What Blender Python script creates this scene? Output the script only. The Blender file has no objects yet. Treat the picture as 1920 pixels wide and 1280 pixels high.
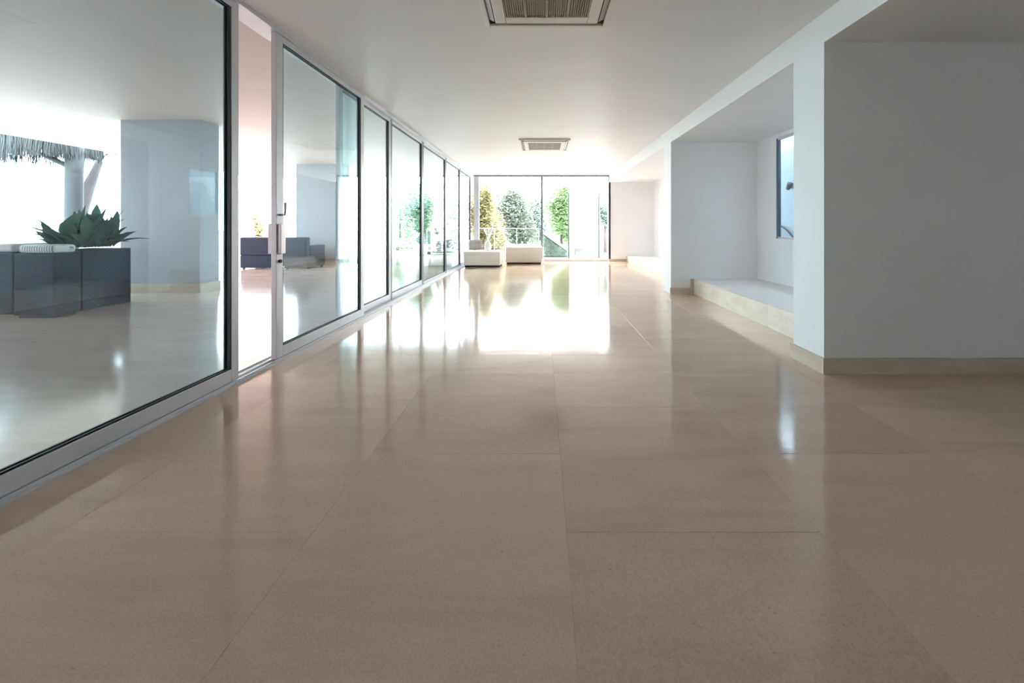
import bpy, bmesh, math, random
from mathutils import Vector, Matrix
from math import sin, cos, pi, radians

# ------------------------------------------------------------------ camera
scene = bpy.context.scene
C = scene.collection
F = 690.0                      # focal length in pixels of the 1920 x 1280 frame
VX, VY, EYE = 1016.0, 424.0, 1.08
cam_d = bpy.data.cameras.new('camera')
cam_d.sensor_width = 36.0
cam_d.lens = F / 1920 * 36.0
cam_d.shift_x = (960 - VX) / 1920
cam_d.shift_y = -(640 - VY) / 1920
cam_d.clip_start = 0.02
cam_d.clip_end = 500
cam = bpy.data.objects.new('camera', cam_d)
cam.location = (0, 0, EYE)
cam.rotation_euler = (radians(90), 0, 0)
C.objects.link(cam)
scene.camera = cam

# ------------------------------------------------------------------ sky, sun, exposure
world = bpy.data.worlds.new('sky')
scene.world = world
world.use_nodes = True
wn = world.node_tree
wn.nodes.clear()
wo = wn.nodes.new('ShaderNodeOutputWorld')
wb = wn.nodes.new('ShaderNodeBackground')
wb.inputs['Color'].default_value = (1.0, 0.98, 1.01, 1)
wb.inputs['Strength'].default_value = 9.0
wn.links.new(wb.outputs[0], wo.inputs[0])

sun_d = bpy.data.lights.new('sun', 'SUN')
sun_d.energy = 8.0
sun_d.angle = radians(2.0)
sun_d.color = (1.0, 0.93, 0.84)
sun = bpy.data.objects.new('sun', sun_d)
sun.rotation_euler = Vector((0.62, -0.25, -1.0)).to_track_quat('-Z', 'Y').to_euler()
sun.location = (-8, 6, 12)
C.objects.link(sun)

vs = scene.view_settings
vs.view_transform = 'Standard'
vs.look = 'None'
vs.gamma = 1.0
vs.use_curve_mapping = False
vs.exposure = 1.1
scene.cycles.max_bounces = 14
scene.cycles.diffuse_bounces = 8
scene.cycles.glossy_bounces = 6
scene.cycles.transparent_max_bounces = 32
scene.cycles.sample_clamp_indirect = 8.0

R = random.Random(7)

# ------------------------------------------------------------------ materials
def new_mat(name):
    m = bpy.data.materials.new(name)
    m.use_nodes = True
    nt = m.node_tree
    nt.nodes.clear()
    out = nt.nodes.new('ShaderNodeOutputMaterial')
    return m, nt, out

def N(nt, kind, **kw):
    n = nt.nodes.new(kind)
    for k, v in kw.items():
        if k in n.inputs:
            n.inputs[k].default_value = v
        else:
            setattr(n, k, v)
    return n

def principled(name, col, rough=0.5, metal=0.0, var=0.04, scale=6.0, stretch=(1, 1, 1), bump=0.0, bscale=80.0, spec=0.5, coat=0.0):
    m, nt, out = new_mat(name)
    b = N(nt, 'ShaderNodeBsdfPrincipled', Roughness=rough, Metallic=metal)
    b.inputs['Specular IOR Level'].default_value = spec
    b.inputs['Coat Weight'].default_value = coat
    geo = N(nt, 'ShaderNodeNewGeometry')
    mp = N(nt, 'ShaderNodeMapping')
    mp.inputs['Scale'].default_value = stretch
    nt.links.new(geo.outputs['Position'], mp.inputs['Vector'])
    no = N(nt, 'ShaderNodeTexNoise', Scale=scale, Detail=4.0)
    nt.links.new(mp.outputs[0], no.inputs['Vector'])
    rp = N(nt, 'ShaderNodeValToRGB')
    c = Vector(col)
    rp.color_ramp.elements[0].color = tuple(c * (1 - var)) + (1,)
    rp.color_ramp.elements[1].color = tuple(min(1, v * (1 + var)) for v in c) + (1,)
    rp.color_ramp.elements[0].position = 0.3
    rp.color_ramp.elements[1].position = 0.7
    nt.links.new(no.outputs['Fac'], rp.inputs['Fac'])
    nt.links.new(rp.outputs[0], b.inputs['Base Color'])
    if bump > 0:
        n2 = N(nt, 'ShaderNodeTexNoise', Scale=bscale, Detail=3.0)
        nt.links.new(mp.outputs[0], n2.inputs['Vector'])
        bp = N(nt, 'ShaderNodeBump', Strength=bump, Distance=0.004)
        nt.links.new(n2.outputs['Fac'], bp.inputs['Height'])
        nt.links.new(bp.outputs[0], b.inputs['Normal'])
    nt.links.new(b.outputs[0], out.inputs['Surface'])
    return m

def stone_floor(name, dark, mid, light, rough, rand=True, stretch=(0.55, 2.6, 1.0)):
    """honed and polished limestone: faint cloudy banding, small dark pits"""
    m, nt, out = new_mat(name)
    L = nt.links.new
    b = N(nt, 'ShaderNodeBsdfPrincipled')
    b.inputs['Specular IOR Level'].default_value = 0.85
    geo = N(nt, 'ShaderNodeNewGeometry')
    vec = geo.outputs['Position']
    oi = N(nt, 'ShaderNodeObjectInfo')
    add = N(nt, 'ShaderNodeVectorMath', operation='MULTIPLY_ADD')
    cmb = N(nt, 'ShaderNodeCombineXYZ')
    for i in range(3):
        L(oi.outputs['Random'], cmb.inputs[i])
    add.inputs[1].default_value = (37.0, 51.0, 23.0)
    L(cmb.outputs[0], add.inputs[0])
    L(vec, add.inputs[2])
    mp = N(nt, 'ShaderNodeMapping')
    mp.inputs['Scale'].default_value = stretch
    L(add.outputs[0], mp.inputs['Vector'])
    n1 = N(nt, 'ShaderNodeTexNoise', Scale=2.2, Detail=6.0, Roughness=0.62, Distortion=0.5)
    L(mp.outputs[0], n1.inputs['Vector'])
    rp = N(nt, 'ShaderNodeValToRGB')
    e = rp.color_ramp.elements
    e[0].position, e[0].color = 0.28, dark + (1,)
    e[1].position, e[1].color = 0.74, light + (1,)
    k = e.new(0.5)
    k.color = mid + (1,)
    L(n1.outputs['Fac'], rp.inputs['Fac'])
    # fine grain
    n2 = N(nt, 'ShaderNodeTexNoise', Scale=160.0, Detail=2.0)
    L(add.outputs[0], n2.inputs['Vector'])
    g = N(nt, 'ShaderNodeMapRange')
    g.inputs['From Min'].default_value, g.inputs['From Max'].default_value = 0.3, 0.7
    g.inputs['To Min'].default_value, g.inputs['To Max'].default_value = 0.90, 1.07
    L(n2.outputs['Fac'], g.inputs['Value'])
    mul = N(nt, 'ShaderNodeMix', data_type='RGBA', blend_type='MULTIPLY')
    mul.inputs['Factor'].default_value = 1.0
    L(rp.outputs[0], mul.inputs['A'])
    L(g.outputs[0], mul.inputs['B'])
    # pits
    mp2 = N(nt, 'ShaderNodeMapping')
    mp2.inputs['Scale'].default_value = (0.6, 1.5, 1.0)
    L(add.outputs[0], mp2.inputs['Vector'])
    vo = N(nt, 'ShaderNodeTexVoronoi', Scale=38.0)
    L(mp2.outputs[0], vo.inputs['Vector'])
    n3 = N(nt, 'ShaderNodeTexNoise', Scale=5.0, Detail=3.0)
    L(add.outputs[0], n3.inputs['Vector'])
    th = N(nt, 'ShaderNodeMapRange')
    th.inputs['From Min'].default_value, th.inputs['From Max'].default_value = 0.42, 0.75
    th.inputs['To Min'].default_value, th.inputs['To Max'].default_value = 0.0, 0.17
    L(n3.outputs['Fac'], th.inputs['Value'])
    lt = N(nt, 'ShaderNodeMath', operation='LESS_THAN')
    L(vo.outputs['Distance'], lt.inputs[0])
    L(th.outputs[0], lt.inputs[1])
    pit = N(nt, 'ShaderNodeMix', data_type='RGBA')
    pit.inputs['B'].default_value = (dark[0] * 0.62, dark[1] * 0.58, dark[2] * 0.55, 1)
    pm = N(nt, 'ShaderNodeMath', operation='MULTIPLY')
    pm.inputs[1].default_value = 0.5
    L(lt.outputs[0], pm.inputs[0])
    L(pm.outputs[0], pit.inputs['Factor'])
    L(mul.outputs['Result'], pit.inputs['A'])
    # slab to slab tone
    tone = N(nt, 'ShaderNodeMapRange')
    tone.inputs['To Min'].default_value, tone.inputs['To Max'].default_value = (0.93, 1.05) if rand else (1, 1)
    L(oi.outputs['Random'], tone.inputs['Value'])
    mul2 = N(nt, 'ShaderNodeMix', data_type='RGBA', blend_type='MULTIPLY')
    mul2.inputs['Factor'].default_value = 1.0
    L(pit.outputs['Result'], mul2.inputs['A'])
    L(tone.outputs[0], mul2.inputs['B'])
    L(mul2.outputs['Result'], b.inputs['Base Color'])
    rr = N(nt, 'ShaderNodeMapRange')
    rr.inputs['From Min'].default_value, rr.inputs['From Max'].default_value = 0.3, 0.7
    rr.inputs['To Min'].default_value, rr.inputs['To Max'].default_value = rough * 0.85, rough * 1.2
    L(n1.outputs['Fac'], rr.inputs['Value'])
    L(rr.outputs[0], b.inputs['Roughness'])
    # polishing ripples
    mp3 = N(nt, 'ShaderNodeMapping')
    mp3.inputs['Scale'].default_value = (0.4, 3.0, 1.0)
    L(vec, mp3.inputs['Vector'])
    n4 = N(nt, 'ShaderNodeTexNoise', Scale=5.0, Detail=3.0)
    L(mp3.outputs[0], n4.inputs['Vector'])
    bp = N(nt, 'ShaderNodeBump', Strength=0.10, Distance=0.004)
    L(n4.outputs['Fac'], bp.inputs['Height'])
    L(bp.outputs[0], b.inputs['Normal'])
    L(b.outputs[0], out.inputs['Surface'])
    return m

def glass_mat(name, tint, r0=0.045, rough=0.0):
    """one face of a pane: Schlick reflection over tinted straight-through transmission"""
    m, nt, out = new_mat(name)
    L = nt.links.new
    geo = N(nt, 'ShaderNodeNewGeometry')
    dot = N(nt, 'ShaderNodeVectorMath', operation='DOT_PRODUCT')
    L(geo.outputs['Normal'], dot.inputs[0])
    L(geo.outputs['Incoming'], dot.inputs[1])
    ab = N(nt, 'ShaderNodeMath', operation='ABSOLUTE')
    L(dot.outputs['Value'], ab.inputs[0])
    one = N(nt, 'ShaderNodeMath', operation='SUBTRACT', use_clamp=True)
    one.inputs[0].default_value = 1.0
    L(ab.outputs[0], one.inputs[1])
    pw = N(nt, 'ShaderNodeMath', operation='POWER')
    pw.inputs[1].default_value = 5.0
    L(one.outputs[0], pw.inputs[0])
    ma = N(nt, 'ShaderNodeMath', operation='MULTIPLY_ADD')
    ma.inputs[1].default_value = 1 - r0
    ma.inputs[2].default_value = r0
    L(pw.outputs[0], ma.inputs[0])
    tr = N(nt, 'ShaderNodeBsdfTransparent')
    tr.inputs['Color'].default_value = tint + (1,)
    gl = N(nt, 'ShaderNodeBsdfGlossy', Roughness=rough)
    gl.inputs['Color'].default_value = (1, 1, 1, 1)
    mx = N(nt, 'ShaderNodeMixShader')
    L(ma.outputs[0], mx.inputs['Fac'])
    L(tr.outputs[0], mx.inputs[1])
    L(gl.outputs[0], mx.inputs[2])
    L(mx.outputs[0], out.inputs['Surface'])
    return m

def leaf_mat(name, col, tr=0.5):
    m, nt, out = new_mat(name)
    L = nt.links.new
    geo = N(nt, 'ShaderNodeNewGeometry')
    no = N(nt, 'ShaderNodeTexNoise', Scale=3.0, Detail=3.0)
    L(geo.outputs['Position'], no.inputs['Vector'])
    rp = N(nt, 'ShaderNodeValToRGB')
    c = Vector(col)
    rp.color_ramp.elements[0].color = tuple(c * 0.7) + (1,)
    rp.color_ramp.elements[1].color = tuple(min(1, v * 1.3) for v in c) + (1,)
    rp.color_ramp.elements[0].position = 0.35
    rp.color_ramp.elements[1].position = 0.65
    L(no.outputs['Fac'], rp.inputs['Fac'])
    d = N(nt, 'ShaderNodeBsdfDiffuse')
    t = N(nt, 'ShaderNodeBsdfTranslucent')
    L(rp.outputs[0], d.inputs['Color'])
    L(rp.outputs[0], t.inputs['Color'])
    mx = N(nt, 'ShaderNodeMixShader')
    mx.inputs['Fac'].default_value = tr
    L(d.outputs[0], mx.inputs[1])
    L(t.outputs[0], mx.inputs[2])
    L(mx.outputs[0], out.inputs['Surface'])
    return m

def wicker_mat(name, a, b_):
    m, nt, out = new_mat(name)
    L = nt.links.new
    b = N(nt, 'ShaderNodeBsdfPrincipled', Roughness=0.7)
    b.inputs['Specular IOR Level'].default_value = 0.25
    geo = N(nt, 'ShaderNodeNewGeometry')
    w1 = N(nt, 'ShaderNodeTexWave', Scale=14.0, Distortion=1.2, Detail=1.0)
    w1.bands_direction = 'Z'
    w2 = N(nt, 'ShaderNodeTexWave', Scale=10.0, Distortion=1.2, Detail=1.0)
    w2.bands_direction = 'DIAGONAL'
    L(geo.outputs['Position'], w1.inputs['Vector'])
    L(geo.outputs['Position'], w2.inputs['Vector'])
    mm = N(nt, 'ShaderNodeMath', operation='MULTIPLY')
    L(w1.outputs['Fac'], mm.inputs[0])
    L(w2.outputs['Fac'], mm.inputs[1])
    rp = N(nt, 'ShaderNodeValToRGB')
    rp.color_ramp.elements[0].color = a + (1,)
    rp.color_ramp.elements[1].color = b_ + (1,)
    L(mm.outputs[0], rp.inputs['Fac'])
    L(rp.outputs[0], b.inputs['Base Color'])
    bp = N(nt, 'ShaderNodeBump', Strength=0.4, Distance=0.006)
    L(mm.outputs[0], bp.inputs['Height'])
    L(bp.outputs[0], b.inputs['Normal'])
    L(b.outputs[0], out.inputs['Surface'])
    return m

def stripe_mat(name, a, b_, scale=11.0):
    m, nt, out = new_mat(name)
    L = nt.links.new
    b = N(nt, 'ShaderNodeBsdfPrincipled', Roughness=0.8)
    geo = N(nt, 'ShaderNodeNewGeometry')
    w1 = N(nt, 'ShaderNodeTexWave', Scale=scale, Distortion=2.5, Detail=2.0)
    w1.bands_direction = 'X'
    L(geo.outputs['Position'], w1.inputs['Vector'])
    rp = N(nt, 'ShaderNodeValToRGB')
    rp.color_ramp.elements[0].color = a + (1,)
    rp.color_ramp.elements[1].color = b_ + (1,)
    rp.color_ramp.elements[0].position = 0.25
    rp.color_ramp.elements[1].position = 0.6
    L(w1.outputs['Fac'], rp.inputs['Fac'])
    L(rp.outputs[0], b.inputs['Base Color'])
    L(b.outputs[0], out.inputs['Surface'])
    return m

M = {}
M['white_wall'] = principled('white_wall', (0.80, 0.785, 0.785), 0.6, var=0.015, scale=1.5, bump=0.03)
M['ceiling'] = principled('ceiling_paint', (0.80, 0.79, 0.79), 0.45, var=0.015, scale=1.2, stretch=(0.3, 2, 1), bump=0.03, bscale=20)
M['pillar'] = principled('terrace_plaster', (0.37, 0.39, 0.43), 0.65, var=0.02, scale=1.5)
M['tile'] = stone_floor('limestone_floor', (0.53, 0.385, 0.28), (0.58, 0.425, 0.31), (0.62, 0.46, 0.34), 0.10)
M['grout'] = principled('grout', (0.40, 0.32, 0.25), 0.7)
M['riser'] = stone_floor('travertine_riser', (0.62, 0.50, 0.39), (0.74, 0.64, 0.53), (0.82, 0.75, 0.67), 0.35, stretch=(1.0, 1.2, 3.0))
M['baseboard'] = stone_floor('limestone_baseboard', (0.50, 0.39, 0.28), (0.58, 0.47, 0.36), (0.64, 0.53, 0.42), 0.4, stretch=(1.0, 1.0, 4.0))
M['terrace_floor'] = stone_floor('terrace_stone_warm_light', (0.48, 0.37, 0.33), (0.53, 0.415, 0.37), (0.58, 0.46, 0.41), 0.12, rand=False)  # pink in the stone stands in for warm terrace light
M['terrace_ceiling'] = principled('terrace_ceiling_warm_light', (0.62, 0.52, 0.49), 0.6, var=0.015, scale=1.0)  # warm terrace light put into the base colour as pink
M['alu'] = principled('anodised_aluminium', (0.60, 0.62, 0.66), 0.38, metal=0.35, var=0.02)
M['alu_dark'] = principled('grey_mullion', (0.20, 0.21, 0.24), 0.45, metal=0.5, var=0.03)
M['gasket'] = principled('black_gasket', (0.012, 0.014, 0.02), 0.5)
M['glass'] = glass_mat('green_tinted_glass', (0.78, 0.925, 0.955), 0.06)
M['glass_clear'] = glass_mat('clear_glass', (0.96, 0.985, 0.98), 0.04)
M['ac_white'] = principled('cassette_plastic', (0.74, 0.70, 0.66), 0.4, var=0.02)
M['ac_edge'] = principled('cassette_lip', (0.78, 0.77, 0.72), 0.4, var=0.02)
M['ac_flap'] = principled('cassette_flap', (0.50, 0.44, 0.40), 0.45, var=0.03)
M['ac_grille'] = principled('cassette_grille', (0.30, 0.245, 0.20), 0.5, var=0.04)
M['ac_rib'] = principled('cassette_rib', (0.42, 0.36, 0.31), 0.5, var=0.03)
M['black'] = principled('black_recess', (0.01, 0.009, 0.009), 0.6)
M['bench'] = principled('bench_plaster', (0.72, 0.67, 0.60), 0.55, var=0.04, scale=4, stretch=(0.6, 1, 4))
M['plinth'] = principled('dark_plinth', (0.03, 0.02, 0.014), 0.6)
M['wicker'] = wicker_mat('dark_wicker', (0.008, 0.014, 0.034), (0.026, 0.040, 0.080))
M['cushion_white'] = stripe_mat('striped_cushion', (0.25, 0.30, 0.36), (0.85, 0.86, 0.86))
M['plain_white'] = principled('white_fabric', (0.80, 0.80, 0.80), 0.8)
M['grey_fabric'] = principled('grey_fabric', (0.42, 0.39, 0.36), 0.9, var=0.15, scale=25, bump=0.2)
M['ceramic'] = principled('white_ceramic', (0.85, 0.85, 0.84), 0.2)
M['dried'] = leaf_mat('white_dried_plume', (0.80, 0.78, 0.74), 0.3)
M['soil'] = principled('soil', (0.05, 0.035, 0.025), 0.9, var=0.3, scale=40, bump=0.4)
M['leaf_dark'] = leaf_mat('dark_leaf', (0.05, 0.13, 0.09), 0.3)
M['leaf_yellow'] = leaf_mat('yellow_green_leaf', (0.42, 0.41, 0.22))
M['leaf_green'] = leaf_mat('green_leaf', (0.27, 0.40, 0.21))
M['leaf_pale'] = leaf_mat('grey_green_leaf', (0.32, 0.37, 0.32))
M['leaf_blue'] = leaf_mat('blue_green_leaf', (0.25, 0.35, 0.31))
M['bark'] = principled('bark', (0.075, 0.055, 0.058), 0.85, var=0.25, scale=12, stretch=(1, 1, 0.3), bump=0.4, bscale=30)
M['post'] = principled('palm_post', (0.045, 0.045, 0.048), 0.85, var=0.2, scale=10, stretch=(1, 1, 3), bump=0.4, bscale=25)
M['thatch'] = principled('palm_thatch', (0.042, 0.040, 0.038), 0.95, var=0.35, scale=14, stretch=(3, 3, 0.4), bump=0.5, bscale=30)
M['paving'] = principled('pale_paving', (0.40, 0.395, 0.38), 0.7, var=0.06, scale=2)
M['gravel'] = principled('grey_gravel', (0.30, 0.295, 0.28), 0.9, var=0.15, scale=30, bump=0.3)
M['lawn'] = principled('lawn', (0.07, 0.105, 0.085), 0.95, var=0.3, scale=18, bump=0.5)
M['render_white'] = principled('exterior_render', (0.82, 0.82, 0.81), 0.75, var=0.02)
M['blue_wall'] = principled('pale_blue_render', (0.36, 0.50, 0.60), 0.75, var=0.03, scale=2)
M['dark_metal'] = principled('dark_metal', (0.05, 0.055, 0.065), 0.45, metal=0.4)
M['steel'] = principled('brushed_steel', (0.55, 0.53, 0.52), 0.3, metal=0.9, var=0.03)
M['window_frame'] = principled('blue_grey_frame', (0.10, 0.13, 0.18), 0.45, metal=0.3)
M['cable'] = principled('grey_cable', (0.03, 0.04, 0.06), 0.6)

# ------------------------------------------------------------------ mesh helpers
WO = {}      # world origin of every object built here

def wo_of(p):
    return WO[p.name] if p else Vector((0, 0, 0))

def build(name, verts, faces, mat, parent=None, smooth=False, origin=None):
    """link ONE mesh object; verts are world positions, the origin is put at the base centre"""
    if origin is None:
        xs = [v[0] for v in verts]; ys = [v[1] for v in verts]; zs = [v[2] for v in verts]
        origin = Vector(((min(xs) + max(xs)) / 2, (min(ys) + max(ys)) / 2, min(zs)))
    else:
        origin = Vector(origin)
    me = bpy.data.meshes.new(name)
    me.from_pydata([tuple(Vector(v) - origin) for v in verts], [], faces)
    me.materials.append(M[mat])
    if smooth:
        for p in me.polygons:
            p.use_smooth = True
    me.update()
    o = bpy.data.objects.new(name, me)
    C.objects.link(o)
    if parent:
        o.parent = parent
    o.location = origin - wo_of(parent)
    WO[o.name] = origin
    return o

class MB:
    def __init__(s):
        s.v, s.f = [], []
    def add(s, verts, faces):
        n = len(s.v)
        s.v += [Vector(v) for v in verts]
        s.f += [tuple(i + n for i in f) for f in faces]
        return s
    def box(s, x0, x1, y0, y1, z0, z1):
        return s.add([(x0, y0, z0), (x1, y0, z0), (x1, y1, z0), (x0, y1, z0), (x0, y0, z1), (x1, y0, z1), (x1, y1, z1), (x0, y1, z1)],
                     [(0, 3, 2, 1), (4, 5, 6, 7), (0, 1, 5, 4), (1, 2, 6, 5), (2, 3, 7, 6), (3, 0, 4, 7)])
    def bevel_box(s, x0, x1, y0, y1, z0, z1, b=0.01, seg=2):
        bm = bmesh.new()
        bmesh.ops.create_cube(bm, size=1)
        bmesh.ops.scale(bm, vec=(x1 - x0, y1 - y0, z1 - z0), verts=bm.verts)
        bmesh.ops.bevel(bm, geom=bm.edges[:], offset=b, segments=seg, profile=0.5, affect='EDGES')
        bmesh.ops.translate(bm, vec=((x0 + x1) / 2, (y0 + y1) / 2, (z0 + z1) / 2), verts=bm.verts)
        bm.verts.index_update()
        s.add([v.co.copy() for v in bm.verts], [tuple(v.index for v in f.verts) for f in bm.faces])
        bm.free()
        return s
    def tube(s, pts, radii, n=10, caps=True):
        pts = [Vector(p) for p in pts]
        if not hasattr(radii, '__len__'):
            radii = [radii] * len(pts)
        base = len(s.v)
        prev = None
        for i, p in enumerate(pts):
            t = (pts[min(i + 1, len(pts) - 1)] - pts[max(i - 1, 0)]).normalized()
            ref = prev if prev is not None else (Vector((1, 0, 0)) if abs(t.x) < 0.9 else Vector((0, 1, 0)))
            u = (ref - t * ref.dot(t)).normalized()
            w = t.cross(u)
            prev = u
            for k in range(n):
                a = 2 * pi * k / n
                s.v.append(p + (u * cos(a) + w * sin(a)) * radii[i])
        for i in range(len(pts) - 1):
            for k in range(n):
                a, b = base + i * n + k, base + i * n + (k + 1) % n
                s.f.append((a, b, b + n, a + n))
        if caps:
            s.f.append(tuple(base + k for k in reversed(range(n))))
            s.f.append(tuple(base + (len(pts) - 1) * n + k for k in range(n)))
        return s
    def lathe(s, cx, cy, prof, n=20):
        base = len(s.v)
        for r, z in prof:
            for k in range(n):
                a = 2 * pi * k / n
                s.v.append(Vector((cx + r * cos(a), cy + r * sin(a), z)))
        for i in range(len(prof) - 1):
            for k in range(n):
                a, b = base + i * n + k, base + i * n + (k + 1) % n
                s.f.append((a, b, b + n, a + n))
        s.f.append(tuple(base + k for k in reversed(range(n))))
        s.f.append(tuple(base + (len(prof) - 1) * n + k for k in range(n)))
        return s
    def rot(s, pivot, rz):
        m = Matrix.Translation(pivot) @ Matrix.Rotation(rz, 4, 'Z') @ Matrix.Translation(-Vector(pivot))
        s.v = [m @ v for v in s.v]
        return s
    def make(s, name, mat, parent=None, smooth=False, origin=None):
        return build(name, s.v, s.f, mat, parent, smooth, origin)

def box(name, x0, x1, y0, y1, z0, z1, mat, parent=None, b=0.0):
    m = MB()
    if b > 0:
        m.bevel_box(x0, x1, y0, y1, z0, z1, b)
    else:
        m.box(x0, x1, y0, y1, z0, z1)
    return m.make(name, mat, parent)

def empty(name, loc):
    o = bpy.data.objects.new(name, None)
    o.empty_display_size = 0.2
    o.location = loc
    C.objects.link(o)
    WO[o.name] = Vector(loc)
    return o

def tag(o, label, cat, group=None, kind=None):
    o['label'] = label
    o['category'] = cat
    if group:
        o['group'] = group
    if kind:
        o['kind'] = kind
    return o

def struct(o, label, cat):
    return tag(o, label, cat, kind='structure')

def copy_tree(o, delta, parent=None):
    c = o.copy()
    C.objects.link(c)
    c.parent = parent
    if parent is None:
        c.location = o.location + Vector(delta)
    WO[c.name] = WO[o.name] + Vector(delta)
    for ch in o.children:
        copy_tree(ch, delta, c)
    return c

# ------------------------------------------------------------------ dimensions (metres)
XL, XR = -2.09, 2.07           # glass wall line, right wall line
YB, YE = -3.0, 11.3            # back wall, end glazing
ZC, ZS = 2.65, 2.43            # ceiling, lowered soffit on the right
TZ = 2.80                      # terrace ceiling

# ------------------------------------------------------------------ floor slabs
floor = struct(box('floor', XL - 0.17, 5.2, YB, YE + 0.1, -0.15, -0.012, 'grout'),
               'polished beige limestone slab floor of the long hall', 'floor')
T, GAP, J0X, J0Y = 0.895, 0.0004, 0.087, 1.30
xr_at = lambda y: 5.2 if y < 2.7 else (2.42 if y < 5.9 else 2.6)
mesh_cache = {}
def tile(x0, x1, y0, y1):
    w, d = round(x1 - x0 - GAP, 4), round(y1 - y0 - GAP, 4)
    if w < 0.02 or d < 0.02:
        return
    key = (w, d)
    cx, cy = (x0 + x1) / 2, (y0 + y1) / 2
    if key not in mesh_cache:
        m = MB()
        e = 0.0005
        a, b_ = w / 2, d / 2
        m.add([(-a, -b_, -0.012), (a, -b_, -0.012), (a, b_, -0.012), (-a, b_, -0.012),
               (-a, -b_, -e), (a, -b_, -e), (a, b_, -e), (-a, b_, -e),
               (-a + e, -b_ + e, 0), (a - e, -b_ + e, 0), (a - e, b_ - e, 0), (-a + e, b_ - e, 0)],
              [(0, 1, 5, 4), (1, 2, 6, 5), (2, 3, 7, 6), (3, 0, 4, 7),
               (4, 5, 9, 8), (5, 6, 10, 9), (6, 7, 11, 10), (7, 4, 8, 11), (8, 9, 10, 11)])
        o = m.make('floor_tile', 'tile', None, origin=(0, 0, 0))
        mesh_cache[key] = o.data
    else:
        o = bpy.data.objects.new('floor_tile', mesh_cache[key])
        C.objects.link(o)
    o.parent = floor
    o.location = Vector((cx, cy, 0)) - WO['floor']
    o.rotation_euler = (R.uniform(-1, 1) * 0.0005, R.uniform(-1, 1) * 0.0005, 0)

for ci in range(-3, 6):
    x0, x1 = J0X + ci * T, J0X + (ci + 1) * T
    off = 0 if ci % 2 == 0 else T / 2
    for rj in range(-6, 13):
        y0 = J0Y + off + rj * T
        y1 = y0 + T
        cuts = [max(y0, YB)] + [c for c in (2.7, 5.9) if y0 < c < y1] + [min(y1, YE)]
        for a, b_ in zip(cuts, cuts[1:]):
            if b_ - a < 0.03:
                continue
            tile(max(x0, XL), min(x1, xr_at((a + b_) / 2)), a, b_)

# ------------------------------------------------------------------ ceilings
struct(box('ceiling', XL - 0.17, XR, YB, YE + 0.3, ZC, 3.1, 'ceiling'), 'flat white plaster ceiling of the long hall', 'ceiling')
struct(MB().box(XR, 5.4, YB, 3.03, ZS, 3.1).box(XR, 3.70, 3.03, YE + 0.3, ZS, 2.9).box(XR, 4.42, 3.03, YE + 0.3, 2.9, 3.1).make('ceiling_right', 'white_wall'), 'lowered white soffit and beam along the right side, with an added overhang shading the light well', 'ceiling')  # uppermost box: unseen overhang added to shade the light well

# ------------------------------------------------------------------ right side walls
struct(box('wall_right_near', XR, 5.2, 2.70, 3.026, 0, ZS, 'white_wall'), 'grey-white wall end nearest the camera on the right', 'wall')
struct(box('wall_right_wing', 5.2, 5.4, YB - 0.2, 3.026, 0, ZS, 'white_wall'), 'white wall closing the side wing on the right', 'wall')
struct(box('wall_back_added', XL - 0.17, 5.2, YB - 0.2, YB, 0, ZC, 'white_wall'), 'added unseen white wall behind the viewer, chosen for the hall light', 'wall')  # unseen wall, made up to give the hall plausible light
struct(box('wall_right_middle', XR, 3.70, 5.90, 6.24, 0, ZS, 'white_wall'), 'white pier between the two window alcoves', 'wall')
struct(box('wall_end_right', XR, 3.70, YE, YE + 0.3, 0, ZS, 'white_wall'), 'pale wall right of the end glazing', 'wall')

def wall_with_hole(name, x0, x1, y0, y1, z0, z1, hy0, hy1, hz0, hz1, label):
    m = MB()
    m.box(x0, x1, y0, hy0, z0, z1).box(x0, x1, hy1, y1, z0, z1)
    m.box(x0, x1, hy0, hy1, z0, hz0).box(x0, x1, hy0, hy1, hz1, z1)
    return struct(m.make(name, 'white_wall'), label, 'wall')

XA = 3.454
wall_with_hole('wall_alcove_near', XA, XA + 0.07, 3.026, 5.90, 0, ZS, 3.60, 5.43, 0.90, 2.37, 'white side wall of the near alcove around its window')
wall_with_hole('wall_alcove_far', XA, XA + 0.07, 6.24, YE, 0, ZS, 8.00, 8.75, 1.35, 2.37, 'white side wall of the far alcove')

def side_window(name, y0, y1, z0, z1, label):
    w = struct(empty(name, (XA + 0.1, (y0 + y1) / 2, z0)), label, 'window')
    x0, x1, t = XA + 0.012, XA + 0.055, 0.028
    box('frame_jamb', x0, x1, y0, y0 + t, z0, z1, 'window_frame', w)
    box('frame_jamb', x0, x1, y1 - t, y1, z0, z1, 'window_frame', w)
    box('frame_head', x0, x1, y0 + t, y1 - t, z1 - t, z1, 'alu', w)
    box('frame_sill', x0, x1, y0 + t, y1 - t, z0, z0 + 0.025, 'alu', w)
    box('pane', x0 + 0.02, x0 + 0.028, y0 + t, y1 - t, z0 + 0.025, z1 - t, 'glass_clear', w)
    return w
side_window('window_2', 3.60, 5.43, 0.90, 2.37, 'tall narrow-looking window in the near alcove, pale blue outside')
side_window('window_3', 8.00, 8.75, 1.35, 2.37, 'small window in the far alcove')

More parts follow.
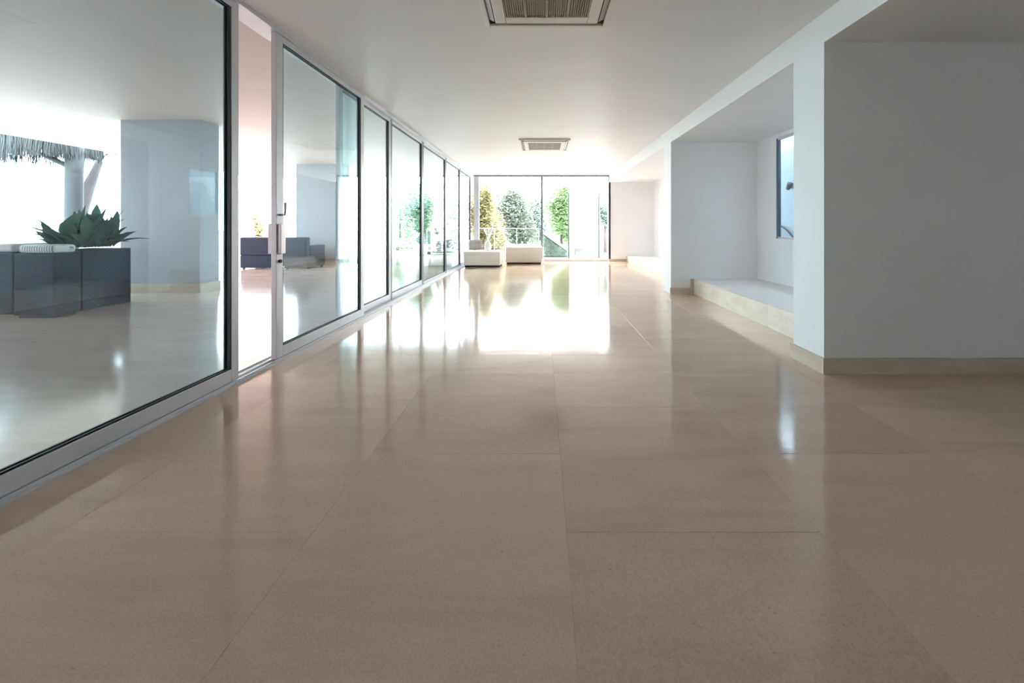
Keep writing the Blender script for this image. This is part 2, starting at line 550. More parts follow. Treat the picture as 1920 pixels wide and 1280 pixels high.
# light well behind the alcove windows
lw = struct(box('wall_lightwell', 4.75, 4.95, 3.1, 10.6, -0.1, 5.2, 'blue_wall'), 'pale blue outside wall seen through the alcove window', 'wall')
lamp = empty('wall_lamp', (4.70, 7.0, 1.83))
MB().tube([(4.748, 7.0, 1.83), (4.70, 7.0, 1.83)], 0.018).make('bracket', 'dark_metal', lamp)
MB().tube([(4.70, 7.04, 1.79), (4.70, 6.96, 1.89)], [0.035, 0.05], 14).make('lamp_head', 'dark_metal', lamp, True)
tag(lamp, 'small black lamp on the blue wall outside the alcove window', 'lamp')
cab = MB().tube([(4.722, y, z) for y, z in ((7.44, 1.02), (7.36, 1.07), (7.28, 1.08), (7.18, 1.05), (7.07, 0.99), (6.98, 0.92), (6.8, 0.76), (6.6, 0.5), (6.55, -0.05))], 0.016, 8).make('cable', 'cable', None, True)
tag(cab, 'grey cable curving down the blue wall outside the alcove window', 'cable')

# platforms
def platform(name, x0, y0, y1, h, cuts, label):
    p = struct(box(name, x0 + 0.025, XA, y0, y1, 0.0, h, 'white_wall'), label, 'platform')
    for a, b_ in zip(cuts, cuts[1:]):
        o = box('riser_slab', x0, x0 + 0.025, a + 0.001, b_ - 0.001, 0.0, h - 0.003, 'riser', p)
    return p
platform('floor_alcove_near', 2.42, 3.026, 5.90, 0.24, [3.026, 3.05, 3.94, 4.83, 5.73, 5.90], 'raised white platform with travertine riser in the near alcove')
platform('floor_alcove_far', 2.60, 6.24, YE, 0.17, [6.24, 6.9, 7.8, 8.7, 9.6, 10.5, YE], 'raised white platform with travertine riser in the far alcove')

# baseboards
bt, bh = 0.018, 0.115
struct(box('baseboard_near_front', XR - bt, 5.2, 2.70 - bt, 2.70, 0, bh, 'baseboard'), 'beige stone baseboard along the wall end on the right', 'baseboard')
struct(box('baseboard_near_side', XR - bt, XR, 2.70, 3.026 + bt, 0, bh, 'baseboard'), 'beige stone baseboard round the side of the near wall end', 'baseboard')
struct(box('baseboard_near_back', XR, 2.42, 3.026, 3.026 + bt, 0, bh, 'baseboard'), 'beige stone baseboard behind the near wall end', 'baseboard')
struct(box('baseboard_middle', XR - bt, 2.42, 5.90 - bt, 5.90, 0, 0.095, 'baseboard'), 'beige stone baseboard on the front of the middle pier', 'baseboard')
struct(box('baseboard_platform_end', 2.38, 2.42, 5.90 - bt - 0.03, 5.90, 0, 0.24, 'baseboard'), 'short upright stone piece at the end of the near platform', 'baseboard')
struct(box('baseboard_end', XR, 2.60, YE - bt, YE, 0, 0.075, 'baseboard'), 'beige stone baseboard below the pale wall at the far end', 'baseboard')

# ------------------------------------------------------------------ sliding glass wall on the left
struct(box('trim_1', XL - 0.17, XL + 0.005, -2.405, YE, ZC - 0.035, ZC, 'alu'), 'aluminium head track of the sliding glass wall', 'track')
tr = struct(empty('trim_2', (XL - 0.08, 0, 0)), 'aluminium floor track of the sliding glass wall', 'track')
box('track_bed', XL - 0.17, XL + 0.012, -2.405, YE, 0.0, 0.012, 'alu', tr)
for tx in (XL - 0.005, XL - 0.055, XL - 0.068, XL - 0.118):
    box('track_lip', tx - 0.003, tx + 0.003, -2.405, YE, 0.012, 0.026, 'alu', tr)

def glass_door(name, y0, y1, lane, label, st=0.06, rail=0.085, frame='alu', tall=None, cat='glass door'):
    """lane 0 runs on the hall side, lane 1 behind it"""
    xo = XL - 0.008 - lane * 0.063
    xi = xo - 0.042
    z0, z1 = 0.028, ZC - 0.036
    d = struct(empty(name, ((xo + xi) / 2, (y0 + y1) / 2, 0.026)), label, cat)
    box('stile', xi, xo, y0, y0 + st, z0, z1, frame, d, 0.003)
    box('stile', xi, xo, y1 - st, y1, z0, z1, frame, d, 0.003)
    box('bottom_rail', xi, xo, y0 + st, y1 - st, z0, z0 + rail, 'alu', d, 0.003)
    box('top_rail', xi, xo, y0 + st, y1 - st, z1 - 0.05, z1, 'alu', d, 0.003)
    g = 0.010
    a, b_, c, e = y0 + st, y1 - st, z0 + rail, z1 - 0.05
    m = MB()
    for xx in (xo - 0.012, xi + 0.004):
        m.box(xx, xx + 0.008, a, a + g, c, e).box(xx, xx + 0.008, b_ - g * 2.0, b_, c, e)
        m.box(xx, xx + 0.008, a + g, b_ - g * 2.0, c, c + g).box(xx, xx + 0.008, a + g, b_ - g * 2.0, e - g, e)
    m.make('gasket', 'gasket', d)
    xm = (xo + xi) / 2
    box('pane', xm - 0.005, xm + 0.005, a, b_, c, e, 'glass', d)
    return d

glass_door('door_1', 0.75, 2.548, 0, 'large sliding glass door nearest the camera, left of the opening')
glass_door('door_2_added', -2.40, 0.76, 1, 'added unseen glass door beside the viewer, lets in light near the camera')  # unseen door, added and sized to bring more light near the camera
struct(box('wall_left_added', XL - 0.17, XL - 0.0, YB, -2.41, 0, ZC, 'white_wall'), 'added unseen white wall beside the viewer, keeps the near end darker', 'wall')  # unseen wall added to cut daylight from the left
dB = glass_door('door_4', 2.907, 4.343, 0, 'sliding glass door with steel pull handle, right of the opening', st=0.075)
glass_door('door_5', 3.93, 5.263, 1, 'glass door overlapping behind the one with the handle', frame='alu')
glass_door('door_6', 5.263, 6.676, 1, 'glass door panel between two dark mullions, fifth along the wall', frame='alu_dark', st=0.05)
glass_door('door_7', 6.676, 8.287, 1, 'glass door panel in front of the garden tree, sixth along the wall', frame='alu_dark', st=0.06, rail=0.04)
glass_door('door_8', 8.287, 9.74, 1, 'glass door panel beside the low white bench', frame='alu_dark', st=0.06, rail=0.04)
glass_door('door_9', 9.74, 11.18, 1, 'last glass door panel at the end of the wall', frame='alu_dark', st=0.06, rail=0.04)

# handle of door_4: flat pull plates on both faces, a lever above, a key cylinder
hx = XL - 0.008
ho = WO[dB.name]
h = MB().bevel_box(hx + 0.002, hx + 0.03, 2.918, 2.972, 0.86, 1.10, 0.004)
h.bevel_box(hx - 0.075, hx - 0.044, 2.918, 2.972, 0.86, 1.10, 0.004)
hd = h.make('pull_handle', 'steel', dB)
MB().tube([(hx, 2.945, 1.17), (hx + 0.04, 2.945, 1.17), (hx + 0.045, 2.945, 1.21), (hx + 0.045, 2.945, 1.27)], 0.009, 10).make('latch_lever', 'steel', dB, True)
MB().tube([(hx - 0.002, 2.945, 0.80), (hx + 0.012, 2.945, 0.80)], 0.014, 14).make('key_cylinder', 'black', dB)

# ------------------------------------------------------------------ end glazing
w = struct(empty('window_1', (0, YE + 0.03, 0)), 'wide end window of two tall panes looking into the garden', 'window')
y0, y1 = YE, YE + 0.07
box('frame_head', XL, XR + 0.04, y0, y1, ZC - 0.045, ZC, 'alu_dark', w)
box('frame_sill', XL, XR + 0.04, y0, y1, 0, 0.07, 'alu', w)
box('frame_post', XL + 0.0, XL + 0.16, y0 - 0.02, y1, 0.07, ZC - 0.045, 'alu', w)
box('frame_jamb', XR - 0.02, XR + 0.04, y0, y1, 0.07, ZC - 0.045, 'alu_dark', w)
box('mullion', -0.028, 0.028, y0, y1, 0.07, ZC - 0.045, 'alu_dark', w)
box('pane', XL + 0.16, -0.028, y0 + 0.03, y0 + 0.04, 0.07, ZC - 0.045, 'glass_clear', w)
box('pane', 0.028, XR - 0.02, y0 + 0.03, y0 + 0.04, 0.07, ZC - 0.045, 'glass_clear', w)

# ------------------------------------------------------------------ ceiling cassettes
def cassette(cx, y0, label):
    S = 0.93
    cy = y0 + S / 2
    a = empty('ceiling_cassette', (cx, cy, ZC - 0.04))
    z = ZC
    h_ = S / 2
    box('housing', cx - h_ + 0.03, cx + h_ - 0.03, cy - h_ + 0.03, cy + h_ - 0.03, z - 0.012, z - 0.0005, 'black', a)
    lip = 0.032
    for sgn in (-1, 1):
        x_a, x_b = sorted((cx + sgn * h_, cx + sgn * (h_ - lip)))
        box('outer_lip', x_a, x_b, cy - h_, cy + h_, z - 0.03, z - 0.0005, 'ac_edge', a, 0.006)
        y_a, y_b = sorted((cy + sgn * h_, cy + sgn * (h_ - lip)))
        box('outer_lip', cx - h_ + lip, cx + h_ - lip, y_a, y_b, z - 0.03, z - 0.0005, 'ac_edge', a, 0.006)
    gi, go = 0.305, 0.385             # inner ring round the grille
    for sgn in (-1, 1):
        x_a, x_b = sorted((cx + sgn * gi, cx + sgn * go))
        box('face_panel', x_a, x_b, cy - go, cy + go, z - 0.04, z - 0.012, 'ac_white', a, 0.006)
        y_a, y_b = sorted((cy + sgn * gi, cy + sgn * go))
        box('face_panel', cx - gi, cx + gi, y_a, y_b, z - 0.04, z - 0.012, 'ac_white', a, 0.006)
    # air flaps in the slot between ring and lip; the corners of the slot stay open and dark
    s0, s1, ln = go + 0.006, h_ - lip - 0.004, 0.37
    for sgn in (-1, 1):
        xa, xb = cx + sgn * s0, cx + sgn * s1
        MB().add([(xa, cy - ln, z - 0.035), (xb, cy - ln, z - 0.018), (xb, cy + ln, z - 0.018), (xa, cy + ln, z - 0.035),
                  (xa, cy - ln, z - 0.031), (xb, cy - ln, z - 0.014), (xb, cy + ln, z - 0.014), (xa, cy + ln, z - 0.031)],
                 [(0, 1, 2, 3), (7, 6, 5, 4), (0, 4, 5, 1), (1, 5, 6, 2), (2, 6, 7, 3), (3, 7, 4, 0)]).make('air_flap', 'ac_flap', a)
        ya, yb = cy + sgn * s0, cy + sgn * s1
        MB().add([(cx - ln, ya, z - 0.035), (cx - ln, yb, z - 0.018), (cx + ln, yb, z - 0.018), (cx + ln, ya, z - 0.035),
                  (cx - ln, ya, z - 0.031), (cx - ln, yb, z - 0.014), (cx + ln, yb, z - 0.014), (cx + ln, ya, z - 0.031)],
                 [(0, 1, 2, 3), (7, 6, 5, 4), (0, 4, 5, 1), (1, 5, 6, 2), (2, 6, 7, 3), (3, 7, 4, 0)]).make('air_flap', 'ac_flap', a)
    g = MB()
    n = 40
    for i in range(n):
        x = cx - gi + (i + 0.5) * 2 * gi / n
        g.box(x - 0.0045, x + 0.0045, cy - gi, cy + gi, z - 0.036, z - 0.022)
    g.box(cx - gi, cx + gi, cy - gi, cy + gi, z - 0.022, z - 0.0125)
    gr = g.make('grille', 'ac_grille', a)
    for k in (-1, 0, 1):
        x = cx + k * gi / 2
        box('grille_rib', x - 0.006, x + 0.006, cy - gi, cy + gi, z - 0.040, z - 0.022, 'ac_rib', gr)
    return tag(a, label, 'air conditioner', 'ceiling cassettes in the hall')
cassette(0.035, 1.93, 'large square ceiling air conditioner cassette cut by the top edge of the photo')
cassette(0.05, 6.60, 'small-looking square ceiling air conditioner cassette further down the hall')

# ------------------------------------------------------------------ low boxes by the end window and what lies on them
def bench(x0, x1, y0, y1, h_, label):
    b = empty('bench_box', ((x0 + x1) / 2, (y0 + y1) / 2, 0))
    box('plinth', x0 + 0.03, x1 - 0.03, y0 + 0.03, y1 - 0.03, 0, 0.05, 'plinth', b)
    box('body', x0, x1, y0, y1, 0.05, h_, 'bench', b, 0.008)
    return tag(b, label, 'bench', 'low plaster boxes by the end window')
bench(-2.06, -1.10, 9.68, 10.43, 0.41, 'low off-white box bench against the left glass wall')
bench(-1.03, 0.0, 10.45, 11.22, 0.48, 'low beige box bench in front of the end window')

# grey cushion leaning on the bench
def pillow(name, c, sx, sz, t, tilt, mat, label, cat):
    n = 12
    v, f = [], []
    for side in (1, -1):
        for i in range(n + 1):
            for j in range(n + 1):
                u, w_ = i / n * 2 - 1, j / n * 2 - 1
                puff = (max(0, (1 - u ** 4) * (1 - w_ ** 4))) ** 0.5
                k = 1 - 0.08 * (abs(u * w_)) ** 0.5 * (1 - puff)
                y = side * t * puff
                p = Vector((u * sx * k, y, w_ * sz * k))
                p = Matrix.Rotation(tilt, 3, 'X') @ p
                v.append(Vector(c) + p)
        o_ = 0 if side == 1 else (n + 1) ** 2
        for i in range(n):
            for j in range(n):
                a = o_ + i * (n + 1) + j
                q = (a, a + 1, a + n + 2, a + n + 1)
                f.append(q if side == 1 else q[::-1])
    o = build(name, v, f, mat, None, True)
    return tag(o, label, cat)
pillow('cushion', (-1.83, 10.12, 0.57), 0.20, 0.155, 0.075, radians(-18), 'grey_fabric', 'small grey cushion leaning on the low bench by the glass', 'cushion')

va = empty('vase', (-1.50, 10.22, 0.41))
MB().lathe(-1.50, 10.22, [(0.05, 0.411), (0.085, 0.45), (0.10, 0.53), (0.075, 0.61), (0.045, 0.65), (0.052, 0.67), (0.03, 0.66)], 24).make('vase_body', 'ceramic', va, True)
for k in range(16):
    a = R.uniform(0, 2 * pi)
    sp = R.uniform(0.03, 0.20)
    hh = R.uniform(0.28, 0.42)
    top = Vector((-1.50 + cos(a) * sp, 10.22 + sin(a) * sp, 0.66 + hh))
    b0 = Vector((-1.50, 10.22, 0.65))
    mid = b0.lerp(top, 0.5) + Vector((0, 0, 0.03))
    m = MB().tube([b0, mid, top], [0.003, 0.003, 0.002], 5)
    for q in range(26):
        t = q / 25
        p = mid.lerp(top, t)
        aa = q * 2.4
        dv = Vector((cos(aa) * 0.035, sin(aa) * 0.035, 0.035)) * (1.1 - 0.5 * t)
        s_ = Vector((-sin(aa), cos(aa), 0)) * 0.008
        m.add([p - s_, p + s_, p + dv + s_ * 0.5, p + dv - s_ * 0.5], [(0, 1, 2, 3)])
    m.make('dried_plume', 'dried', va)
tag(va, 'white vase of white dried plumes on the low bench', 'vase')

cup = MB().lathe(-0.31, 10.72, [(0.035, 0.4805), (0.04, 0.485), (0.062, 0.53), (0.07, 0.58), (0.066, 0.58), (0.055, 0.53), (0.03, 0.495)], 24).make('bowl', 'ceramic', None, True)
tag(cup, 'small white bowl on the beige box in front of the end window', 'bowl')
run = MB()
run.bevel_box(-0.99, -0.04, 10.95, 11.18, 0.4805, 0.53, 0.015)
tag(run.make('seat_pad', 'plain_white', None, True), 'thin white pad along the back of the beige box', 'seat pad')

# ------------------------------------------------------------------ terrace beyond the glass
struct(box('terrace_floor', -10.3, XL - 0.172, YB, 13.2, -0.15, 0.0, 'terrace_floor'), 'glossy stone floor of the covered terrace, warm pink light put into its colour', 'floor')
struct(box('terrace_ceiling', -10.06, XL - 0.172, YB, 13.2, TZ, 3.1, 'terrace_ceiling'), 'smooth flat ceiling over the covered terrace, warm light put into its colour', 'ceiling')
def pillar(y0, label):
    p = struct(empty('wall_terrace_pillar', (-6.17, y0 + 0.18, 0)), label, 'pillar')
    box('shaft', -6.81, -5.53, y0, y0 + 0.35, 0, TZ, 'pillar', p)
    m = MB().box(-6.825, -5.515, y0 - 0.015, y0 - 0.0005, 0, 0.15).box(-5.5295, -5.515, y0 - 0.0005, y0 + 0.365, 0, 0.15)
    m.make('baseboard', 'baseboard', p)
    return p
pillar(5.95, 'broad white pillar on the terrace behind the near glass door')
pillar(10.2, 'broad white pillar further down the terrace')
struct(box('wall_terrace_added_shade', -10.3, -10.06, -0.9, 3.6, 0, TZ, 'pillar'), 'added unseen plaster wall that darkens the near part of the terrace', 'wall')  # out of view, added to darken the near terrace
struct(box('wall_terrace_back_added', -10.3, XL - 0.17, YB - 0.2, YB, 0, 3.1, 'pillar'), 'added unseen plaster wall cutting light at the near end of the terrace', 'wall')  # unseen end wall, added with the outer one to cut terrace light
struct(box('wall_parapet', -10.5, -10.3, 3.6, 13.2, -0.2, 0.93, 'render_white'), 'low white parapet along the outer terrace edge', 'parapet')
rl = struct(empty('trim_3', (-10.4, 5, 0.93)), 'thin steel rail above the terrace parapet', 'railing')
box('rail', -10.415, -10.385, 3.6, 13.2, 1.00, 1.02, 'steel', rl)
for k in range(6):
    yy = 4.6 + k * 1.65
    box('baluster', -10.41, -10.39, yy, yy + 0.02, 0.93, 1.0, 'steel', rl)

# dark wicker blocks near the glass
def wicker_block(x0, x1, y0, y1, h_, rz, label, cushion=None):
    piv = Vector(((x0 + x1) / 2, (y0 + y1) / 2, 0))
    b = empty('wicker_pouf', piv)
    MB().box(x0 + 0.03, x1 - 0.03, y0 + 0.03, y1 - 0.03, 0, 0.03).rot(piv, rz).make('base', 'black', b)
    MB().bevel_box(x0, x1, y0, y1, 0.03, h_, 0.015).rot(piv, rz).make('body', 'wicker', b)
    if cushion:
        MB().bevel_box(x0 + 0.02, x1 - 0.03, y0 + 0.02, y1 - 0.02, h_, h_ + 0.10, 0.03, 3).rot(piv, rz).make('cushion', cushion, b, True)
    return tag(b, label, 'pouf', 'dark wicker seats on the terrace')
wicker_block(-6.19, -5.72, 4.31, 4.57, 0.76, 0, 'dark wicker seat block with a striped white cushion on top', 'cushion_white')
wicker_block(-7.60, -6.46, 4.49, 5.20, 0.76, 0, 'dark wicker seat block at the left photo edge, plain white cushion', 'plain_white')

# planter with a broad-leaved plant
px, py = -6.165, 5.0
pl = empty('planter', (px, py, 0))
piv = Vector((px, py, 0))
rz = 0.0
PW, PD = 0.27, 0.275
m = MB()
m.box(px - PW, px + PW, py - PD, py - PD + 0.03, 0, 0.77).box(px - PW, px + PW, py + PD - 0.03, py + PD, 0, 0.77)
m.box(px - PW, px - PW + 0.03, py - PD + 0.03, py + PD - 0.03, 0, 0.77).box(px + PW - 0.03, px + PW, py - PD + 0.03, py + PD - 0.03, 0, 0.77)
m.box(px - PW + 0.03, px + PW - 0.03, py - PD + 0.03, py + PD - 0.03, 0, 0.1)
m.rot(piv, rz).make('planter_box', 'wicker', pl)
MB().box(px - PW + 0.031, px + PW - 0.031, py - PD + 0.031, py + PD - 0.031, 0.1, 0.72).rot(piv, rz).make('soil', 'soil', pl)
tag(pl, 'dark wicker planter box standing behind the striped-cushion seat', 'planter')
plant = empty('broadleaf_plant', (px, py, 0.72))
for k in range(120):
    a = R.uniform(0, 2 * pi)
    base = Vector((px + R.uniform(-0.2, 0.2), py + R.uniform(-0.18, 0.18), 0.72))
    L_ = R.uniform(0.22, 0.50)
    lean = R.uniform(0.15, 1.25)
    W = R.uniform(0.03, 0.075)
    d = Vector((cos(a), sin(a) * 0.6, 0)).normalized()
    sd = Vector((-d.y, d.x, 0))
    vv, ff = [], []
    n = 6
    for i in range(n + 1):
        t = i / n
        p = base + d * (L_ * sin(lean) * t ** 1.3) + Vector((0, 0, L_ * cos(lean) * t + 0.22 * t - 0.42 * L_ * lean * t * t))
        p.z = max(p.z, 0.80)
        wd = W * (sin(pi * min(1, max(0, (t - 0.18) / 0.82))) ** 0.7) + 0.006
        vv += [p - sd * wd + Vector((0, 0, 0.02 * wd / W)), p, p + sd * wd + Vector((0, 0, 0.02 * wd / W))]
    for i in range(n):
        q = i * 3
        ff += [(q, q + 1, q + 4, q + 3), (q + 1, q + 2, q + 5, q + 4)]
    build('leaf', vv, ff, 'leaf_dark', plant, True)
tag(plant, 'dark broad-leaved plant growing in the terrace planter', 'plant')

# lounge chairs further away, seen from behind
def lounge(x0, x1, label):
    y0 = 9.25
    c = empty('lounge_chair', ((x0 + x1) / 2, y0 + 0.4, 0))
    box('base', x0, x1, y0 + 0.02, y0 + 0.80, 0.03, 0.34, 'wicker', c, 0.01)
    box('backrest', x0, x1, y0, y0 + 0.16, 0.34, 0.80, 'wicker', c, 0.03)
    for xa, xb in ((x0, x0 + 0.13), (x1 - 0.13, x1)):
        box('armrest', xa, xb, y0 + 0.16, y0 + 0.80, 0.34, 0.58, 'wicker', c, 0.02)
    box('seat_cushion', x0 + 0.135, x1 - 0.135, y0 + 0.165, y0 + 0.80, 0.341, 0.46, 'grey_fabric', c, 0.03)
    for xx in (x0 + 0.05, x1 - 0.05):
        for yy in (y0 + 0.08, y0 + 0.72):
            box('foot', xx - 0.02, xx + 0.02, yy - 0.02, yy + 0.02, 0.0, 0.03, 'black', c)
    return tag(c, label, 'lounge chair', 'lounge chairs on the terrace')
lounge(-7.60, -6.72, 'dark lounge chair seen through the open doorway')
lounge(-6.50, -5.92, 'dark lounge chair seen through the door with the handle')

# ------------------------------------------------------------------ outdoors
struct(box('ground', -70, 70, YE + 0.1, 90, -0.3, -0.06, 'paving'), 'pale sunlit paving of the garden', 'ground')
struct(box('ground_back_added', -10.3, 70, -40, YB - 0.2, -0.3, -0.06, 'paving'), 'added unseen paving behind the building, blocks sky light from below', 'ground')  # unseen ground added to block sky light from below
struct(box('ground_left', -70, -10.3, -30, YE + 0.1, -0.3, -0.06, 'gravel'), 'pale sunlit paving outside the terrace', 'ground')

# thatched shelter
sh = empty('thatched_shelter', (-12.6, 8.8, -0.06))
for xx in (-11.18, -14.0):
    MB().tube([(xx, 8.8, -0.06), (xx + 0.02, 8.8, 0.7), (xx - 0.01, 8.8, 1.6), (xx, 8.8, 2.4), (xx + 0.02, 8.8, 3.06)], [0.20, 0.165, 0.15, 0.145, 0.17], 14).make('post', 'post', sh, True)
MB().tube([(-11.18, 8.8, 2.45), (-11.9, 8.75, 2.80)], [0.06, 0.05], 8).make('brace', 'post', sh, True)
MB().bevel_box(-14.3, -11.08, 8.72, 8.88, 3.0, 3.1, 0.01).make('beam', 'post', sh)
rx0, rx1, ry0, ry1, rz0, rz1 = -14.9, -11.05, 8.3, 9.25, 3.16, 3.85
MB().add([(rx0, ry0, rz0), (rx1, ry0, rz0), (rx1, ry1, rz0), (rx0, ry1, rz0), (rx0 + 0.7, 8.8, rz1), (rx1 - 0.7, 8.8, rz1),
          (rx0, ry0, rz0 - 0.08), (rx1, ry0, rz0 - 0.08), (rx1, ry1, rz0 - 0.08), (rx0, ry1, rz0 - 0.08)],
         [(0, 1, 5, 4), (1, 2, 5), (2, 3, 4, 5), (3, 0, 4), (6, 9, 8, 7), (0, 6, 7, 1), (1, 7, 8, 2), (2, 8, 9, 3), (3, 9, 6, 0)]).make('thatch_roof', 'thatch', sh)
fr = MB()
for k in range(3200):
    side = R.random()
    if side < 0.62:
        p = Vector((R.uniform(rx0, rx1), ry0 + R.uniform(-0.03, 0.05), rz0))
        dx, dy = 1, 0
    elif side < 0.8:
        p = Vector((rx1 + R.uniform(-0.05, 0.03), R.uniform(ry0, ry1), rz0))
        dx, dy = 0, 1
    else:
        p = Vector((R.uniform(rx0, rx1), ry1 + R.uniform(-0.05, 0.03), rz0))
        dx, dy = 1, 0
    ln = R.uniform(0.30, 0.52) * (1.3 if p.x < -12.0 else 1.0)
    wv = R.uniform(0.008, 0.02)
    s_ = Vector((dx, dy, 0)) * wv
    e = p + Vector((R.uniform(-0.05, 0.05), R.uniform(-0.05, 0.05), -ln))
    fr.add([p - s_, p + s_, e + s_ * 0.2, e - s_ * 0.2], [(0, 1, 2, 3)])
fo = fr.make('thatch_fringe', 'thatch', sh)
fo['kind'] = 'stuff'
tag(sh, 'thatched palm shelter on thick posts beyond the terrace edge', 'shelter')

# leaning bare tree next to it
def at(x, y, d):
    return Vector(((x - VX) / F * d, d, EYE - (y - VY) / F * d))
bt_ = empty('bare_tree', tuple(at(146, 520, 10.0)[:2]) + (-0.06,))
b0 = Vector(WO[bt_.name])
trunk = [b0, at(148, 440, 10.0), at(155, 395, 10.0), at(164, 355, 10.0), at(177, 325, 10.0), at(187, 302, 10.0)]
MB().tube(trunk, [0.16, 0.13, 0.11, 0.13, 0.09, 0.07], 10).make('trunk', 'bark', bt_, True)
for pts, r in (([(187, 303), (178, 297), (163, 295), (150, 291)], 0.035), ([(150, 291), (160, 284), (168, 279)], 0.02),
               ([(187, 303), (196, 291), (207, 287), (222, 290)], 0.03), ([(187, 303), (188, 290), (192, 270)], 0.035)):
    MB().tube([at(x, y, 10.0) for x, y in pts], [r, r * 0.8, r * 0.6, r * 0.5][:len(pts)], 7).make('branch', 'bark', bt_, True)
lf = MB()
for k in range(60):
    p = at(R.gauss(212, 8), R.gauss(292, 4), 10.0 + R.uniform(-0.2, 0.2))
    a = R.uniform(0, 2 * pi)
    u = Vector((cos(a), sin(a) * 0.5, R.uniform(-0.6, 0.3))).normalized() * 0.05
    v_ = Vector((-sin(a), cos(a), 0.4)).normalized() * 0.018
    lf.add([p - u, p + v_, p + u, p - v_], [(0, 1, 2, 3)])
lf.make('foliage', 'leaf_pale', bt_)['kind'] = 'stuff'
tag(bt_, 'bare leaning tree with forked branches beside the thatched shelter', 'tree')

# garden trees and shrubs
def tree(name, x, y, top, rx, ry, low, mat, n, seed, label, leaf=0.085, group='garden trees and shrubs'):
    r = random.Random(seed)
    t = empty(name, (x, y, -0.06))
    m = MB()
    fork = low + (top - low) * 0.25
    m.tube([(x, y, -0.06), (x + r.uniform(-.05, .05), y, fork * 0.5), (x, y, fork)], [0.08, 0.06, 0.05], 8)
    lobes = []
    for k in range(15):
        a = k * 2.4 + r.uniform(-0.4, 0.4)
        q = r.uniform(0.1, 0.75)
        c = Vector((x + cos(a) * rx * q, y + sin(a) * ry * q, low + (top - low) * (0.16 + 0.68 * ((k * 7) % 15) / 14)))
        lobes.append((c, r.uniform(0.24, 0.36)))
        m.tube([(x, y, fork), Vector((x, y, fork)).lerp(c, 0.5) + Vector((0, 0, 0.1)), c], [0.035, 0.022, 0.01], 6)
    m.make('trunk', 'bark', t, True)
    f = MB()
    for k in range(n):
        c, s = r.choice(lobes)
        d = Vector((r.gauss(0, 1), r.gauss(0, 1), r.gauss(0, 1))).normalized() * (r.random() ** 0.4)
        p = c + Vector((d.x * rx * s * 1.6, d.y * ry * s * 1.3, d.z * (top - low) * s * 0.85))
        p.z = max(p.z, 0.02)
        a = r.uniform(0, 2 * pi)
        u = Vector((cos(a), sin(a), r.uniform(-0.6, 0.6))).normalized() * leaf * r.uniform(0.6, 1.2)
        w_ = Vector((-sin(a), cos(a), r.uniform(-0.8, 0.8))).normalized() * leaf * 0.4
        f.add([p - u, p + w_, p + u, p - w_], [(0, 1, 2, 3)])
    fo = f.make('foliage', mat, t)
    fo['kind'] = 'stuff'
    return tag(t, label, 'tree', group)
tree('garden_tree', -2.30, 14.6, 2.70, 0.85, 0.7, -0.1, 'leaf_yellow', 9500, 1, 'yellow-green leafy tree at the left of the end window')
tree('garden_tree', -1.24, 16.8, 3.05, 1.1, 0.7, -0.1, 'leaf_pale', 11000, 2, 'pale grey-green tree in the middle of the left window pane')
tree('garden_tree', -0.50, 19.2, 2.75, 1.0, 0.7, -0.1, 'leaf_blue', 8500, 3, 'bluish green tree just left of the window mullion')
tree('garden_tree', 0.85, 15.6, 2.85, 0.8, 0.6, 0.45, 'leaf_green', 8000, 4, 'bright green tree just right of the window mullion')
tree('garden_tree', 2.75, 16.0, 2.3, 0.6, 0.6, 0.9, 'leaf_blue', 2200, 5, 'small tree at the right edge of the end window')
tree('garden_tree', -4.6, 15.0, 2.7, 1.2, 0.9, -0.1, 'leaf_blue', 10000, 6, 'blue-green tree seen through the far glass doors')
tree('garden_tree', -6.9, 17.6, 2.5, 1.1, 0.9, -0.1, 'leaf_green', 4200, 7, 'green tree beyond the far end of the terrace')
tree('garden_shrub', -11.9, 15.4, 1.9, 0.5, 0.5, 0.2, 'leaf_yellow', 1800, 8, 'small yellow-green shrub seen through the open doorway', 0.07)
tree('garden_shrub', -9.2, 15.4, 1.75, 0.8, 0.6, 0.0, 'leaf_blue', 2400, 9, 'low blue-green shrub behind the second terrace pillar', 0.07)

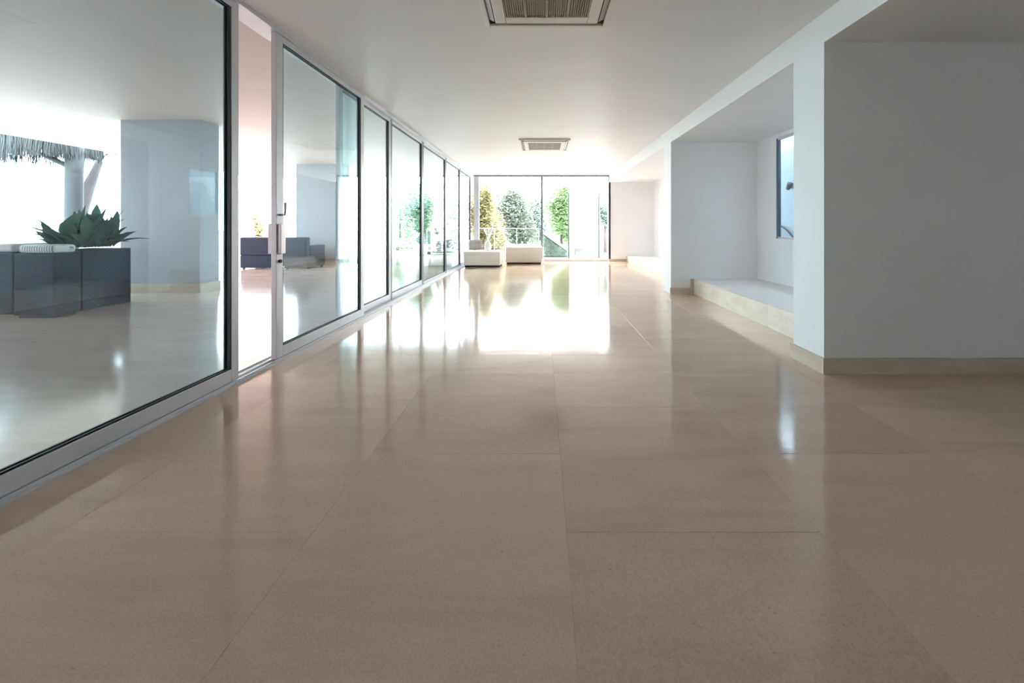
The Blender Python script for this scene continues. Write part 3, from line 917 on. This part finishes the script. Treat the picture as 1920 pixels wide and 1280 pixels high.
# hedge bank and sloping kerb right of the mullion
bank = MB().add([(0.05, 13.6, -0.06), (0.95, 13.6, -0.06), (0.95, 13.6, 0.22), (0.05, 13.6, 0.86),
                 (0.05, 14.6, -0.06), (0.95, 14.6, -0.06), (0.95, 14.6, 0.22), (0.05, 14.6, 0.86)],
                [(0, 1, 2, 3), (5, 4, 7, 6), (3, 2, 6, 7), (1, 5, 6, 2), (4, 0, 3, 7), (0, 4, 5, 1)]).make('grass_bank', 'lawn')
bl = MB()
for k in range(1500):
    u, v_ = R.random(), R.random()
    p = Vector((0.07 + 0.85 * u, 13.585 - R.random() * 0.06, max(0.0, v_ * (0.72 - 0.60 * u))))
    a = R.uniform(0, 2 * pi)
    e1 = Vector((cos(a), -0.3, sin(a))).normalized() * 0.05
    e2 = Vector((-sin(a), -0.5, cos(a))).normalized() * 0.02
    bl.add([p - e1, p + e2, p + e1, p - e2], [(0, 1, 2, 3)])
bl.make('ivy', 'leaf_blue', bank)['kind'] = 'stuff'
tag(bank, 'sloping grass bank below the green tree outside the end window', 'bank')
kerb = MB().add([(0.05, 13.5, 0.80), (0.95, 13.5, 0.16), (0.95, 13.5, 0.26), (0.05, 13.5, 0.90),
                 (0.05, 13.6, 0.80), (0.95, 13.6, 0.16), (0.95, 13.6, 0.26), (0.05, 13.6, 0.90)],
                [(0, 1, 2, 3), (5, 4, 7, 6), (3, 2, 6, 7), (1, 5, 6, 2), (4, 0, 3, 7), (0, 4, 5, 1)]).make('ramp_kerb', 'render_white')
tag(kerb, 'white sloping kerb along the grass bank', 'kerb')

# white garden wall with a vent, dark downpipes
gw = struct(box('wall_garden', 0.97, 1.98, 13.0, 13.3, -0.06, 3.4, 'render_white'), 'plain white wall outside the right window pane', 'wall')
for xx, lab in ((0.945, 'thin dark pole at the left edge of the outside white wall'), (2.01, 'thin dark pole at the right edge of the outside white wall')):
    tag(MB().tube([(xx, 12.955, -0.06), (xx, 12.955, 2.25)], 0.03, 10).make('pole', 'dark_metal'), lab, 'pole')
vg = empty('vent_grille', (1.48, 12.99, 0.07))
box('frame', 1.16, 1.80, 12.985, 12.999, 0.06, 0.31, 'alu_dark', vg)
for k in range(7):
    box('slat', 1.19, 1.77, 12.968, 12.9845, 0.085 + k * 0.031, 0.098 + k * 0.031, 'steel', vg)
tag(vg, 'low grey vent grille at the foot of the outside white wall', 'vent')
rg = empty('garden_railing', (-1.3, 13.6, -0.06))
box('rail', -2.6, -0.1, 13.588, 13.612, 0.985, 1.01, 'render_white', rg)
for k in range(4):
    xx = -2.58 + k * 0.82
    box('post', xx, xx + 0.016, 13.592, 13.608, -0.06, 0.985, 'render_white', rg)
tag(rg, 'thin white garden railing behind the left window pane', 'railing')
